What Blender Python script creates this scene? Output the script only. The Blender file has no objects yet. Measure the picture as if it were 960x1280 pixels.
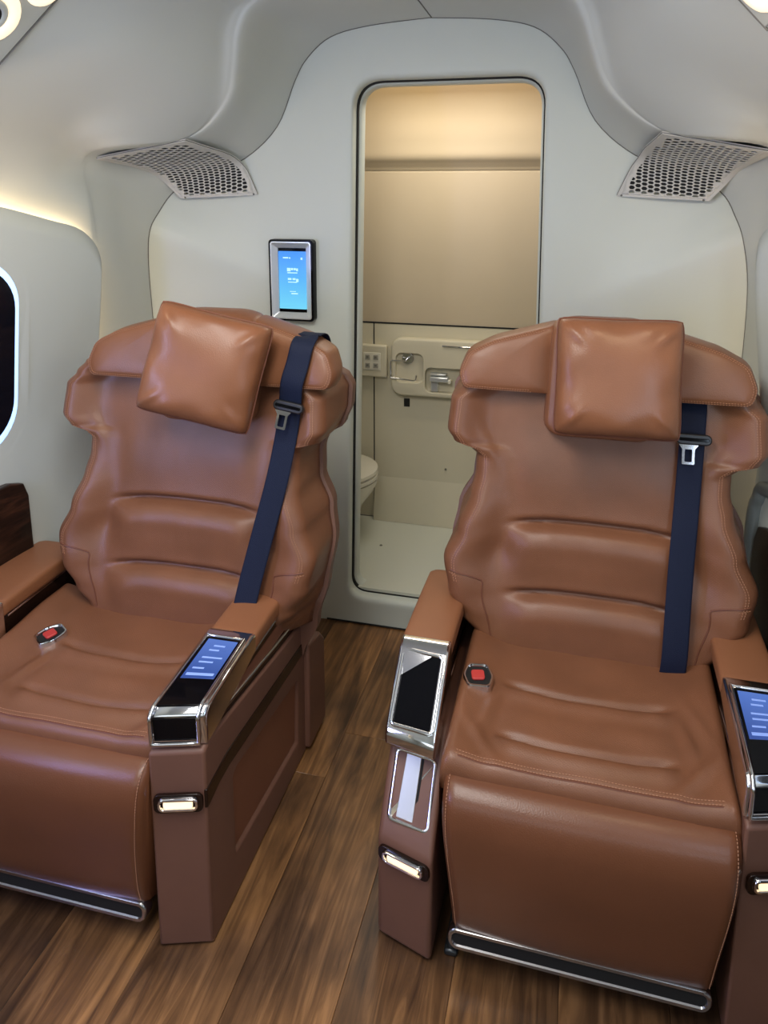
import bpy, bmesh, math, random
from mathutils import Vector, Matrix
random.seed(4)
PI = math.pi
S = bpy.context.scene
C = S.collection

# ------------------------------------------------------------------ camera
cam = bpy.data.objects.new('camera', bpy.data.cameras.new('camera'))
C.objects.link(cam); S.camera = cam
cam.location = (0, 0, 1.5)
cam.rotation_euler = (math.radians(90 - 11.7367), 0, math.radians(14.5))
cam.data.sensor_width = 36; cam.data.lens = 950 / 1280 * 36
cam.data.shift_y = -(640 - 427.37) / 1280
cam.data.clip_start = 0.02

# ------------------------------------------------------------------ world, lights, exposure
W = bpy.data.worlds.new('world'); S.world = W; W.use_nodes = True
W.node_tree.nodes['Background'].inputs[0].default_value = (0.75, 0.85, 1.0, 1)
W.node_tree.nodes['Background'].inputs[1].default_value = 0.3
S.view_settings.view_transform = 'Standard'; S.view_settings.look = 'None'
S.view_settings.gamma = 1; S.view_settings.use_curve_mapping = False
S.view_settings.exposure = 0.0

def area(name, loc, tgt, sx, sy, power, col, spread=180):
    l = bpy.data.lights.new(name, 'AREA'); l.shape = 'RECTANGLE'
    l.size = sx; l.size_y = sy; l.energy = power; l.color = col; l.spread = math.radians(spread)
    o = bpy.data.objects.new(name, l); C.objects.link(o); o.location = loc
    d = Vector(tgt) - Vector(loc)
    o.rotation_euler = d.to_track_quat('-Z', 'Y').to_euler()
    return o
area('ceiling_wash_light', (-.46, .50, 1.97), (-.46, .60, 0), .38, 1.2, 22, (1.0, .965, .91))
area('forward_cabin_light', (-.46, -1.15, 1.45), (-.46, 2.0, .95), 1.5, .8, 6.0, (.84, .94, 1.0))
area('window_light_left', (-1.55, .35, 1.1), (-.6, 1.5, .7), .5, .6, 17, (.40, .42, 1.0))
area('window_light_right', (.7, -.1, 1.1), (-.3, 1.6, .9), .4, .5, 3, (.75, .85, 1.0))
area('fairing_fill_light', (-1.35, .55, 1.35), (-.9, 1.9, 1.85), .08, .9, 2.6, (.62, .78, 1.0))  # pair of added cool fills, aimed up to brighten the overhead fairings
area('fairing_fill_light', (.50, .55, 1.35), (.0, 1.9, 1.85), .08, .9, 2.6, (.62, .78, 1.0))
area('reading_light', (-1.05, 1.25, 1.72), (-.75, 1.7, .5), .12, .12, 1.4, (1.0, .76, .5))
area('reading_light', (.2, 1.15, 1.72), (.05, 1.7, .5), .12, .12, 1.5, (1.0, .76, .5))
area('lavatory_light', (-.45, 2.42, 1.84), (-.45, 3.2, 1.72), .7, .05, 2.1, (1.0, .72, .38))
area('lavatory_fill_light', (-.45, 2.55, 1.78), (-.45, 2.8, .3), .5, .25, 3.0, (1.0, .97, .86))

# ------------------------------------------------------------------ materials
def mat(name, col, rough=.5, metal=0, emit=None, es=0, coat=0, spec=.5, noise=0, nscale=40, bump=0, bscale=300, perf=0):
    m = bpy.data.materials.new(name); m.use_nodes = True
    nt = m.node_tree; b = nt.nodes['Principled BSDF']; N = nt.nodes; L = nt.links
    b.inputs['Base Color'].default_value = (*col, 1)
    b.inputs['Roughness'].default_value = rough; b.inputs['Metallic'].default_value = metal
    b.inputs['Coat Weight'].default_value = coat; b.inputs['Coat Roughness'].default_value = .08
    b.inputs['Specular IOR Level'].default_value = spec
    if emit: b.inputs['Emission Color'].default_value = (*emit, 1); b.inputs['Emission Strength'].default_value = es
    tc = N.new('ShaderNodeTexCoord')
    if noise:
        n = N.new('ShaderNodeTexNoise'); n.inputs['Scale'].default_value = nscale; n.inputs['Detail'].default_value = 4
        L.new(tc.outputs['Object'], n.inputs['Vector'])
        r = N.new('ShaderNodeValToRGB')
        r.color_ramp.elements[0].position = .3; r.color_ramp.elements[1].position = .7
        r.color_ramp.elements[0].color = (*[c * (1 - noise) for c in col], 1)
        r.color_ramp.elements[1].color = (*[min(1, c * (1 + noise)) for c in col], 1)
        L.new(n.outputs['Fac'], r.inputs['Fac']); L.new(r.outputs['Color'], b.inputs['Base Color'])
    if bump:
        v = N.new('ShaderNodeTexVoronoi'); v.inputs['Scale'].default_value = bscale
        L.new(tc.outputs['Object'], v.inputs['Vector'])
        bp = N.new('ShaderNodeBump'); bp.inputs['Strength'].default_value = bump; bp.inputs['Distance'].default_value = .0006
        L.new(v.outputs['Distance'], bp.inputs['Height']); last = bp
        if perf:  # rows of tiny punched holes
            sx = N.new('ShaderNodeSeparateXYZ'); L.new(tc.outputs['Object'], sx.inputs[0])
            def sn(sock):
                a = N.new('ShaderNodeMath'); a.operation = 'MULTIPLY'; a.inputs[1].default_value = 2 * PI / .0065
                s = N.new('ShaderNodeMath'); s.operation = 'SINE'; L.new(sock, a.inputs[0]); L.new(a.outputs[0], s.inputs[0]); return s
            p = N.new('ShaderNodeMath'); p.operation = 'MULTIPLY'
            yz = N.new('ShaderNodeMath'); yz.operation = 'ADD'; L.new(sx.outputs['Y'], yz.inputs[0]); L.new(sx.outputs['Z'], yz.inputs[1])
            L.new(sn(sx.outputs['X']).outputs[0], p.inputs[0]); L.new(sn(yz.outputs[0]).outputs[0], p.inputs[1])
            g = N.new('ShaderNodeMath'); g.operation = 'GREATER_THAN'; g.inputs[1].default_value = .55; L.new(p.outputs[0], g.inputs[0])
            b2 = N.new('ShaderNodeBump'); b2.inputs['Strength'].default_value = perf; b2.inputs['Distance'].default_value = -.0008
            L.new(g.outputs[0], b2.inputs['Height']); L.new(bp.outputs['Normal'], b2.inputs['Normal']); last = b2
        L.new(last.outputs['Normal'], b.inputs['Normal'])
    return m

M = {}
M['lining'] = mat('lining', (.58, .61, .575), .55, noise=.012, nscale=3)
M['bulkhead'] = mat('bulkhead', (.58, .625, .58), .5, noise=.012, nscale=4)
M['panel'] = mat('panel', (.56, .60, .575), .5)
M['vent'] = mat('vent', (.56, .555, .52), .5)
M['dark'] = mat('dark', (.006, .006, .006), .8)
M['seam'] = mat('seam', (.14, .14, .13), .9)
M['black_gloss'] = mat('black_gloss', (.003, .003, .004), .06, spec=.18)
M['black_plastic'] = mat('black_plastic', (.012, .012, .014), .4)
M['leather'] = mat('leather', (.208, .083, .038), .38, noise=.10, nscale=9, bump=.35, bscale=420)
M['perf'] = mat('perforated_leather', (.200, .081, .039), .40, noise=.10, nscale=9, bump=.3, bscale=420, perf=.5)
M['pillow'] = mat('pillow_leather', (.230, .091, .041), .36, noise=.08, nscale=7, bump=.3, bscale=380)
M['pad'] = mat('pad_leather', (.268, .109, .049), .45, noise=.05, nscale=9, bump=.3, bscale=420)
M['legrest'] = mat('legrest_leather', (.160, .059, .027), .33, noise=.08, nscale=6, bump=.2, bscale=380)
M['shell'] = mat('painted_shell', (.165, .077, .052), .5, noise=.04, nscale=12, bump=.15, bscale=900)
M['recess'] = mat('recess_leather', (.20, .075, .042), .42, noise=.05, nscale=10, bump=.2, bscale=500)
M['brown_gloss'] = mat('brown_gloss', (.014, .006, .004), .15, spec=.3)
M['thread'] = mat('thread', (.42, .21, .12), .6)
M['piping'] = mat('piping', (.16, .055, .028), .45)
M['chrome'] = mat('chrome', (.75, .75, .77), .09, metal=1)
M['satin'] = mat('satin_metal', (.72, .76, .78), .28, metal=.6)
M['belt'] = mat('belt_webbing', (.005, .010, .032), .7, spec=.3, bump=.8, bscale=700)
M['red'] = mat('red_button', (.55, .05, .045), .4)
M['lamp_warm'] = mat('lamp_warm', (.9, .8, .6), .4, emit=(1, .72, .42), es=1.3)
M['cove'] = mat('cove_light', (1, .9, .7), .5, emit=(1, .70, .40), es=13)
M['led_blue'] = mat('led_blue', (.6, .8, 1), .5, emit=(.27, .48, 1.0), es=1.7)
M['ring'] = mat('ring_light', (1, .9, .7), .5, emit=(1, .78, .52), es=1.0)
M['lav'] = mat('lavatory_wall', (.60, .56, .43), .5, noise=.02, nscale=4)
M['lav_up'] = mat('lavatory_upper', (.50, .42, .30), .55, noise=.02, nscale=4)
M['lavfloor'] = mat('lavatory_floor', (.62, .64, .56), .45)
M['ceramic'] = mat('ceramic', (.72, .70, .60), .2)
M['window_dark'] = mat('window_dark', (.004, .005, .010), .1)
M['gunmetal'] = mat('gunmetal', (.05, .055, .06), .3, metal=.7)
M['rim'] = mat('rim_grey', (.22, .24, .23), .35)
M['plate'] = mat('plate_metal', (.42, .41, .42), .22, metal=1)
M['clear'] = mat('clear_button', (.35, .34, .3), .2)
M['outlet_dark'] = mat('outlet_dark', (.16, .16, .13), .5)

def screen_mat(name, c0, c1, es, axis):
    m = bpy.data.materials.new(name); m.use_nodes = True; nt = m.node_tree; b = nt.nodes['Principled BSDF']
    tc = nt.nodes.new('ShaderNodeTexCoord'); sp = nt.nodes.new('ShaderNodeSeparateXYZ'); r = nt.nodes.new('ShaderNodeValToRGB')
    nt.links.new(tc.outputs['Generated'], sp.inputs[0]); nt.links.new(sp.outputs[axis], r.inputs['Fac'])
    r.color_ramp.elements[0].color = (*c0, 1); r.color_ramp.elements[1].color = (*c1, 1)
    nt.links.new(r.outputs['Color'], b.inputs['Emission Color']); b.inputs['Emission Strength'].default_value = es
    b.inputs['Base Color'].default_value = (.01, .02, .04, 1); b.inputs['Roughness'].default_value = .12
    return m
M['screen_wall'] = screen_mat('screen_wall', (.19, .72, 1.0), (.05, .30, 1.0), .95, 'Z')
M['screen_arm'] = screen_mat('screen_arm', (.03, .07, .32), (.10, .20, .62), .9, 'Y')
M['screen_text'] = mat('screen_text', (.3, .5, .8), .4, emit=(.42, .72, 1), es=.9)
M['screen_text_dim'] = mat('screen_text_dim', (.2, .3, .6), .4, emit=(.20, .32, .80), es=.55)

def wood(name, c1, c2, c3, sx, sy, rough, dark_spots=True):
    m = bpy.data.materials.new(name); m.use_nodes = True; nt = m.node_tree; N = nt.nodes; L = nt.links; b = N['Principled BSDF']
    tc = N.new('ShaderNodeTexCoord'); mp = N.new('ShaderNodeMapping'); mp.inputs['Scale'].default_value = (sx, sy, sx)
    oi = N.new('ShaderNodeObjectInfo'); ad = N.new('ShaderNodeVectorMath'); ad.operation = 'ADD'
    ml = N.new('ShaderNodeMath'); ml.operation = 'MULTIPLY'; ml.inputs[1].default_value = 37.0
    L.new(oi.outputs['Random'], ml.inputs[0]); L.new(tc.outputs['Object'], ad.inputs[0]); L.new(ml.outputs[0], ad.inputs[1])
    L.new(ad.outputs[0], mp.inputs['Vector'])
    n = N.new('ShaderNodeTexNoise'); n.inputs['Scale'].default_value = 1; n.inputs['Detail'].default_value = 8; n.inputs['Roughness'].default_value = .62; n.inputs['Distortion'].default_value = 1.4
    L.new(mp.outputs[0], n.inputs['Vector'])
    r = N.new('ShaderNodeValToRGB'); e = r.color_ramp.elements
    e[0].position = .30; e[0].color = (*c1, 1); e[1].position = .70; e[1].color = (*c3, 1); x = e.new(.5); x.color = (*c2, 1)
    L.new(n.outputs['Fac'], r.inputs['Fac'])
    n2 = N.new('ShaderNodeTexNoise'); n2.inputs['Scale'].default_value = 3.2; n2.inputs['Detail'].default_value = 3
    L.new(ad.outputs[0], n2.inputs['Vector'])
    r2 = N.new('ShaderNodeValToRGB'); r2.color_ramp.elements[0].position = .36; r2.color_ramp.elements[0].color = (.42, .40, .42, 1); r2.color_ramp.elements[1].position = .66; r2.color_ramp.elements[1].color = (1.35, 1.25, 1.05, 1)
    L.new(n2.outputs['Fac'], r2.inputs['Fac'])
    mx = N.new('ShaderNodeMix'); mx.data_type = 'RGBA'; mx.blend_type = 'MULTIPLY'; mx.inputs['Factor'].default_value = 1
    L.new(r.outputs['Color'], mx.inputs['A']); L.new(r2.outputs['Color'], mx.inputs['B'])
    hs = N.new('ShaderNodeHueSaturation'); mr = N.new('ShaderNodeMapRange'); mr.inputs['To Min'].default_value = .8; mr.inputs['To Max'].default_value = 1.2
    L.new(oi.outputs['Random'], mr.inputs['Value']); L.new(mr.outputs[0], hs.inputs['Value']); L.new(mx.outputs['Result'], hs.inputs['Color'])
    L.new(hs.outputs[0], b.inputs['Base Color'])
    b.inputs['Roughness'].default_value = rough
    bp = N.new('ShaderNodeBump'); bp.inputs['Strength'].default_value = .25; bp.inputs['Distance'].default_value = .001
    L.new(n.outputs['Fac'], bp.inputs['Height']); L.new(bp.outputs[0], b.inputs['Normal'])
    return m
M['plank'] = wood('plank', (.060, .030, .015), (.165, .086, .039), (.32, .175, .080), 30, 2.2, .32)
M['veneer'] = wood('veneer', (.006, .003, .003), (.018, .008, .006), (.045, .018, .012), 60, 5, .35)

# ------------------------------------------------------------------ helpers
def link(name, me, m, parent=None, smooth=True):
    me.materials.clear(); me.materials.append(m)
    if smooth:
        me.shade_smooth()
    o = bpy.data.objects.new(name, me); C.objects.link(o)
    if parent: o.parent = parent
    return o
def objbm(name, bm, m, parent=None, smooth=True, sharp=35, bevel=0, seg=3, sub=0):
    bmesh.ops.recalc_face_normals(bm, faces=bm.faces)
    me = bpy.data.meshes.new(name); bm.to_mesh(me); bm.free()
    o = link(name, me, m, parent, smooth)
    if bevel:
        md = o.modifiers.new('bevel', 'BEVEL'); md.width = bevel; md.segments = seg; md.limit_method = 'ANGLE'; md.angle_limit = math.radians(28); md.harden_normals = False
    if sub:
        md = o.modifiers.new('subdivision', 'SUBSURF'); md.levels = sub; md.render_levels = sub
    if smooth and sharp and not sub:
        me.set_sharp_from_angle(angle=math.radians(sharp if not bevel else 60))
    return o
def prism(name, poly, axis, a, b, m, parent=None, bevel=.004, seg=3, fn=None):
    """poly: 2D outline. axis 'x': poly in (y,z); 'y': poly in (x,z); 'z': poly in (x,y)"""
    bm = bmesh.new()
    def co(p, t):
        return {'x': (t, p[0], p[1]), 'y': (p[0], t, p[1]), 'z': (p[0], p[1], t)}[axis]
    A = [bm.verts.new(co(p, a)) for p in poly]; B = [bm.verts.new(co(p, b)) for p in poly]
    n = len(poly)
    bm.faces.new(A); bm.faces.new(B[::-1])
    for i in range(n): bm.faces.new((A[i], B[i], B[(i + 1) % n], A[(i + 1) % n]))
    if fn:
        for v in bm.verts: v.co = fn(v.co)
    return objbm(name, bm, m, parent, bevel=bevel, seg=seg)
def box(name, x0, x1, y0, y1, z0, z1, m, parent=None, bevel=.003, seg=2, fn=None):
    return prism(name, [(y0, z0), (y1, z0), (y1, z1), (y0, z1)], 'x', x0, x1, m, parent, bevel, seg, fn)
def grid(name, rows, m, parent=None, closed_u=False, cap=False, sharp=0, solid=0):
    bm = bmesh.new(); V = [[bm.verts.new(p) for p in r] for r in rows]
    n = len(rows[0])
    for i in range(len(rows) - 1):
        for j in range(n if closed_u else n - 1):
            k = (j + 1) % n
            try: bm.faces.new((V[i][j], V[i][k], V[i + 1][k], V[i + 1][j]))
            except ValueError: pass
    if cap: bm.faces.new(V[0]); bm.faces.new(V[-1][::-1])
    o = objbm(name, bm, m, parent, sharp=sharp)
    if solid:
        md = o.modifiers.new('solid', 'SOLIDIFY'); md.thickness = solid; md.offset = 0
    return o
def tube_bm(bm, pts, r, n=8, closed=False):
    pts = [Vector(p) for p in pts]; L = []
    N = len(pts); up = None
    for i, p in enumerate(pts):
        if closed: t = (pts[(i + 1) % N] - pts[i - 1])
        else: t = pts[min(i + 1, N - 1)] - pts[max(i - 1, 0)]
        t.normalize()
        if up is None:
            up = Vector((0, 0, 1)) if abs(t.z) < .9 else Vector((0, 1, 0))
        s = t.cross(up).normalized(); up = s.cross(t).normalized()
        L.append([bm.verts.new(p + r * (math.cos(2 * PI * k / n) * s + math.sin(2 * PI * k / n) * up)) for k in range(n)])
    for i in range(N if closed else N - 1):
        a, b = L[i], L[(i + 1) % N]
        for k in range(n): bm.faces.new((a[k], a[(k + 1) % n], b[(k + 1) % n], b[k]))
    if not closed: bm.faces.new(L[0][::-1]); bm.faces.new(L[-1])
def tube(name, pts, r, m, parent=None, n=8, closed=False):
    bm = bmesh.new(); tube_bm(bm, pts, r, n, closed); return objbm(name, bm, m, parent, sharp=50)
def rrect(w, h, r, k=6):
    o = []
    for cx, cy, a in ((w / 2 - r, h / 2 - r, 0), (-w / 2 + r, h / 2 - r, 90), (-w / 2 + r, -h / 2 + r, 180), (w / 2 - r, -h / 2 + r, 270)):
        for i in range(k + 1):
            t = math.radians(a + 90 * i / k); o.append((cx + r * math.cos(t), cy + r * math.sin(t)))
    return o
def frame_map(o, ux, uy, un):
    o, ux, uy, un = Vector(o), Vector(ux).normalized(), Vector(uy).normalized(), Vector(un).normalized()
    return lambda a, b, c=0: o + ux * a + uy * b + un * c
def slab(name, F, outline, c0, c1, m, parent=None, bevel=0, seg=2):
    bm = bmesh.new()
    A = [bm.verts.new(F(p[0], p[1], c0)) for p in outline]; B = [bm.verts.new(F(p[0], p[1], c1)) for p in outline]
    n = len(outline); bm.faces.new(A); bm.faces.new(B[::-1])
    for i in range(n): bm.faces.new((A[i], B[i], B[(i + 1) % n], A[(i + 1) % n]))
    return objbm(name, bm, m, parent, bevel=bevel, seg=seg)
def bezel(name, F, w, h, r, wid, h0, h1, m, parent=None):
    """raised rounded-rectangle ring with rounded section"""
    sec = [(0, h0), (0, h1 * .7), (wid * .25, h1), (wid * .75, h1), (wid, h1 * .6), (wid, h0)]
    rows = []
    for d, c in sec:
        rows.append([F(a, b, c) for a, b in rrect(w - 2 * d, h - 2 * d, max(r - d, .001))])
    return grid(name, rows, m, parent, closed_u=True, sharp=50)
def cr(p, t):
    """Catmull-Rom through tuples, t in [0, n-1]"""
    n = len(p); i = min(int(t), n - 2); f = t - i
    P = [p[max(i - 1, 0)], p[i], p[i + 1], p[min(i + 2, n - 1)]]
    return tuple(.5 * (2 * b + (c - a) * f + (2 * a - 5 * b + 4 * c - d) * f * f + (-a + 3 * b - 3 * c + d) * f ** 3) for a, b, c, d in zip(*P))
def spline(p, k=8):
    n = len(p) - 1; return [cr(p, i / k) for i in range(n * k)] + [tuple(p[-1])]
def ss(a, b, x):
    t = max(0, min(1, (x - a) / (b - a))); return t * t * (3 - 2 * t)
def interp(tab, x):
    if x <= tab[0][0]: return tab[0][1]
    for (a, p), (b, q) in zip(tab, tab[1:]):
        if x <= b:
            t = (x - a) / (b - a); t = t * t * (3 - 2 * t); return p + (q - p) * t
    return tab[-1][1]
def empty(name, loc, label, cat, group=None, rz=0):
    o = bpy.data.objects.new(name, None); C.objects.link(o); o.location = loc; o.rotation_euler = (0, 0, rz)
    o.empty_display_size = .1; o['label'] = label; o['category'] = cat
    if group: o['group'] = group
    return o
def struct(o): o['kind'] = 'structure'; return o
def tag(o, label, cat, group=None):
    o['label'] = label; o['category'] = cat
    if group: o['group'] = group
    return o
def stitches(name, path, parent, n_off=None, pitch=.0058, ln=.0036, w=.0011):
    """small thread stitches along a polyline of points"""
    pts = [Vector(p) for p in path]; bm = bmesh.new(); acc = 0
    for a, b in zip(pts, pts[1:]):
        d = b - a; L = d.length
        if L < 1e-6: continue
        d /= L; s = d.cross(Vector((0, 1, .3))).normalized(); u = s.cross(d).normalized()
        t = (-acc) % pitch
        while t < L:
            c = a + d * t; q = []
            for e in (-1, 1):
                for (i, j) in ((-1, -1), (1, -1), (1, 1), (-1, 1)):
                    q.append(bm.verts.new(c + d * e * ln / 2 + s * i * w / 2 + u * j * w / 2))
            for f in ((0, 1, 2, 3), (7, 6, 5, 4), (0, 4, 5, 1), (1, 5, 6, 2), (2, 6, 7, 3), (3, 7, 4, 0)): bm.faces.new([q[i] for i in f])
            t += pitch
        acc = (acc + L) % pitch
    return objbm(name, bm, M['thread'], parent, smooth=False)

CX = -.46          # cabin centre line
# ------------------------------------------------------------------ floor planks
floor_base = box('floor', -1.9, 1.1, -1.6, 2.33, -.05, -.004, M['dark'], bevel=0); struct(floor_base)
xs = [-1.97 + .2 * i for i in range(16)]
for i, x0 in enumerate(xs[:-1]):
    y = -1.9 + [.30, .75, .1, .5, .6, .9, .24, .38, .7, .15, .5, .3, .8, .2, .6][i]
    if i == 7: y = 1.77 - 1.8 * 2
    if i == 6: y = 1.60 - 1.8 * 2
    while y < 2.32:
        L = 1.8; y1 = min(y + L, 2.325); ya = max(y, -1.6)
        if y1 - ya > .02:
            cx, cy = x0 + .1, (ya + y1) / 2
            p = box('plank', -.0997, .0997, (ya - y1) / 2 + .0003, (y1 - ya) / 2 - .0003, -.005, 0, M['plank'], floor_base, bevel=.0006, seg=1)
            p.location = (cx, cy, 0)
        y += L

# ------------------------------------------------------------------ cabin lining
def tap(s): return .30 if s > 0 else .20
def wallh(s, y, z):
    """half width of the lining on side s"""
    if y > 1.885: h = .884 + (y - 1.885) * .05
    else:
        d = 1.885 - y; h = .884 + tap(s) * (d if d < .5 else .5 + (d - .5) * .25)
    bulge = .05 * ss(1.38, .85, z) * (1 - ss(1.95, 2.2, y))
    return h + bulge
ROWS = []   # (s-dependent) rows of (h,y,z)
def rows_for(s):
    def tail(y, z0=1.44):
        out = []
        for z in (1.30, 1.05, .75, .35, 0): out.append((wallh(s, y, z), y, z))
        return out
    def base(y):
        k = wallh(s, y, 1.45)
        return [(0, y, 2.04), (.25, y, 2.03), (.45, y, 2.0), (.57, y, 1.95), (.645, y, 1.87), (.69, y, 1.81), (.735, y, 1.755), (.80, y, 1.69), (.87, y, 1.62), (.93, y, 1.55), (k, y, 1.46)] + tail(y)
    R = [base(-1.5), base(.2), base(1.0), base(1.42)]
    y = 1.70
    R.append([(0, y, 2.02), (.25, y, 2.01), (.42, y, 1.985), (.50, y, 1.94), (.555, y, 1.87), (.60, y, 1.80), (.675, y, 1.735), (.765, y, 1.675), (.85, y, 1.615), (.90, y, 1.54), (wallh(s, y, 1.45), y, 1.455)] + tail(y))
    R.append([(0, 1.86, 2.005), (.25, 1.86, 1.995), (.41, 1.86, 1.97), (.468, 1.86, 1.92), (.505, 1.88, 1.84), (.548, 1.91, 1.745), (.640, 1.92, 1.655), (.752, 1.81, 1.628), (.85, 1.80, 1.60), (.895, 1.80, 1.54), (wallh(s, 1.82, 1.45), 1.82, 1.45)] + tail(1.82))
    R.append([(0, 1.93, 2.0), (.25, 1.93, 1.99), (.40, 1.915, 1.965), (.462, 1.915, 1.90), (.492, 1.95, 1.815), (.532, 1.985, 1.725), (.633, 2.0, 1.630), (.745, 1.86, 1.600), (.855, 1.86, 1.583), (.893, 1.87, 1.53), (wallh(s, 1.88, 1.45), 1.88, 1.44)] + tail(1.88))
    R.append([(0, 1.96, 2.0), (.25, 1.955, 1.99), (.386, 1.935, 1.965), (.442, 1.935, 1.902), (.472, 1.968, 1.818), (.514, 2.005, 1.730), (.622, 2.02, 1.637), (.742, 1.885, 1.606), (.855, 1.88, 1.584), (.892, 1.885, 1.53), (wallh(s, 1.9, 1.45), 1.90, 1.44)] + tail(1.91))
    R.append([(0, 1.99, 1.995), (.24, 1.98, 1.985), (.370, 1.965, 1.957), (.425, 1.965, 1.89), (.457, 2.0, 1.81), (.502, 2.03, 1.720), (.618, 2.04, 1.630), (.742, 1.92, 1.601), (.853, 1.92, 1.582), (.89, 1.92, 1.53), (.888, 1.93, 1.44)] + tail(1.94))
    R.append([(0, 2.15, 1.985), (.22, 2.15, 1.972), (.35, 2.15, 1.945), (.41, 2.14, 1.88), (.445, 2.14, 1.81), (.50, 2.15, 1.70), (.610, 2.18, 1.612), (.725, 2.13, 1.60), (.835, 2.10, 1.58), (.872, 2.06, 1.52), (.885, 2.05, 1.43)] + tail(2.07))
    R.append([(0, 2.30, 1.971), (.18, 2.30, 1.958), (.30, 2.30, 1.932), (.375, 2.30, 1.875), (.417, 2.30, 1.81), (.480, 2.30, 1.675), (.592, 2.30, 1.580), (.715, 2.29, 1.535), (.815, 2.25, 1.48), (.852, 2.20, 1.41), (.870, 2.17, 1.35)] + [(.893, 2.19, 1.24), (.902, 2.21, 1.07), (.900, 2.22, .75), (.89, 2.22, .35), (.88, 2.22, 0)])
    return R
def dense(R, ki=6, kj=5):
    cols = [spline(r, kj) for r in R]
    n = len(cols[0]); out = [[None] * n for _ in range((len(R) - 1) * ki + 1)]
    for j in range(n):
        c = spline([cols[i][j] for i in range(len(R))], ki)
        for i, p in enumerate(c): out[i][j] = p
    return out
DR = {}
for s in (-1, 1):
    D = dense(rows_for(s)); DR[s] = D
    X = [[(CX + s * p[0], p[1], max(p[2], 0)) for p in r] for r in D]
    nm = 'wall_left' if s < 0 else 'wall_right'
    struct(grid(nm, [r[50:] for r in X], M['lining']))
    DR[(s, 'x')] = X
# ceiling incl. the two hanging overhead fairings
cl = [list(reversed(DR[(-1, 'x')][i][:51])) + DR[(1, 'x')][i][1:51] for i in range(len(DR[-1]))]
ceil = struct(grid('ceiling', cl, M['lining']))
# shut the cabin forward of the camera
struct(box('wall_front', -1.9, 1.1, -1.56, -1.5, -.02, 2.1, M['lining'], bevel=0))
# thin ceiling joint
def ceil_seam(x0, x1):
    pts = [(CX + x0 + (x1 - x0) * t / 6, 1.9 + .4 * t / 6, 0) for t in range(7)]
    i0 = len(cl) - 1
    out = []
    for i in range(len(cl) - 13, len(cl)):
        r = DR[-1][i]; out.append((CX + x0 + (x1 - x0) * (i - len(cl) + 13) / 12, r[0][1], r[0][2] - .0005))
    return out
struct(tube('trim_1', ceil_seam(-.006, .008), .0018, M['seam'], n=5))

# ------------------------------------------------------------------ bulkhead with doorway
def last(s): return DR[s][-1]
outl = [(CX - p[0], p[1], max(p[2], 0)) for p in last(-1)][::-1] + [(CX + p[0], p[1], max(p[2], 0)) for p in last(1)][1:]
# closed along the floor
flo = [(outl[-1][0] + (outl[0][0] - outl[-1][0]) * i / 40, 2.296 - .076 * abs(1 - i / 20.) ** 6, 0) for i in range(1, 40)]
loop = outl + flo
def door_outline(k=10):
    # slightly tapered rounded doorway, corners (x,z)
    c = [(-.122, 1.806), (-.690, 1.806), (-.722, .100), (-.100, .100)]
    rr = [.085, .085, .06, .06]; out = []
    for i in range(4):
        p = Vector(c[i]); a = (Vector(c[i - 1]) - p).normalized(); b = (Vector(c[(i + 1) % 4]) - p).normalized(); r = rr[i]
        for t in range(k + 1):
            u = t / k; q = p + a * r * (1 - u) ** 2 + b * r * u ** 2
            out.append((q.x, q.y))
    return out
DO = door_outline()
dc = (-.395, .95)
def ray_hit(poly, ang):
    dx, dz = math.cos(ang), math.sin(ang); best = None
    n = len(poly)
    for i in range(n):
        a, b = poly[i], poly[(i + 1) % n]
        ax, az = a[0] - dc[0], a[-1] - dc[1]; bx, bz = b[0] - dc[0], b[-1] - dc[1]
        ex, ez = bx - ax, bz - az; den = dx * ez - dz * ex
        if abs(den) < 1e-12: continue
        t = (ax * ez - az * ex) / den; u = (ax * dz - az * dx) / den
        if t > 0 and -1e-9 <= u <= 1 + 1e-9:
            if best is None or t > best[0]: best = (t, u, i)
    return best
angs = sorted(set([2 * PI * i / 220 for i in range(220)] + [math.atan2(q[1] - dc[1], q[0] - dc[0]) % (2 * PI) for q in DO] + [math.atan2(q[2] - dc[1], q[0] - dc[0]) % (2 * PI) for q in outl]))
rings = []
for k in range(15):
    rings.append([])
for a in angs:
    ti = ray_hit([(p[0], p[1]) for p in DO], a)[0]
    t, u, i = ray_hit(loop, a); A, B = loop[i], loop[(i + 1) % len(loop)]
    yo = A[1] + (B[1] - A[1]) * u
    ca, sa = math.cos(a), math.sin(a)
    # rounded lip into the doorway
    for k, (dr, y) in enumerate([(0, 2.345), (0, 2.325), (.001, 2.315), (.004, 2.308), (.009, 2.303), (.016, 2.3005)]):
        q = ti + dr; rings[k].append((dc[0] + ca * q, y, dc[1] + sa * q))
    for k in range(6, 15):
        f = (k - 5) / 9; q = ti + .016 + (t - ti - .016) * f
        y = 2.30 + (yo - 2.30) * f ** 2.2
        rings[k].append((dc[0] + ca * q, y, dc[1] + sa * q))
struct(grid('wall_back', rings, M['bulkhead'], closed_u=True))
# joint line between bulkhead and lining (under the vent it is covered)
seam_pts = [p for p in outl if p[2] > .02]
struct(tube('trim_2', [(p[0], p[1] - .001, p[2]) for p in seam_pts], .0017, M['seam'], n=5))
# curved floor plinth of the doorway step
struct(tube('trim_3', [(-.80 + .9 * i / 10, 2.294, .004) for i in range(11)], .003, M['dark'], n=5))
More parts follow.
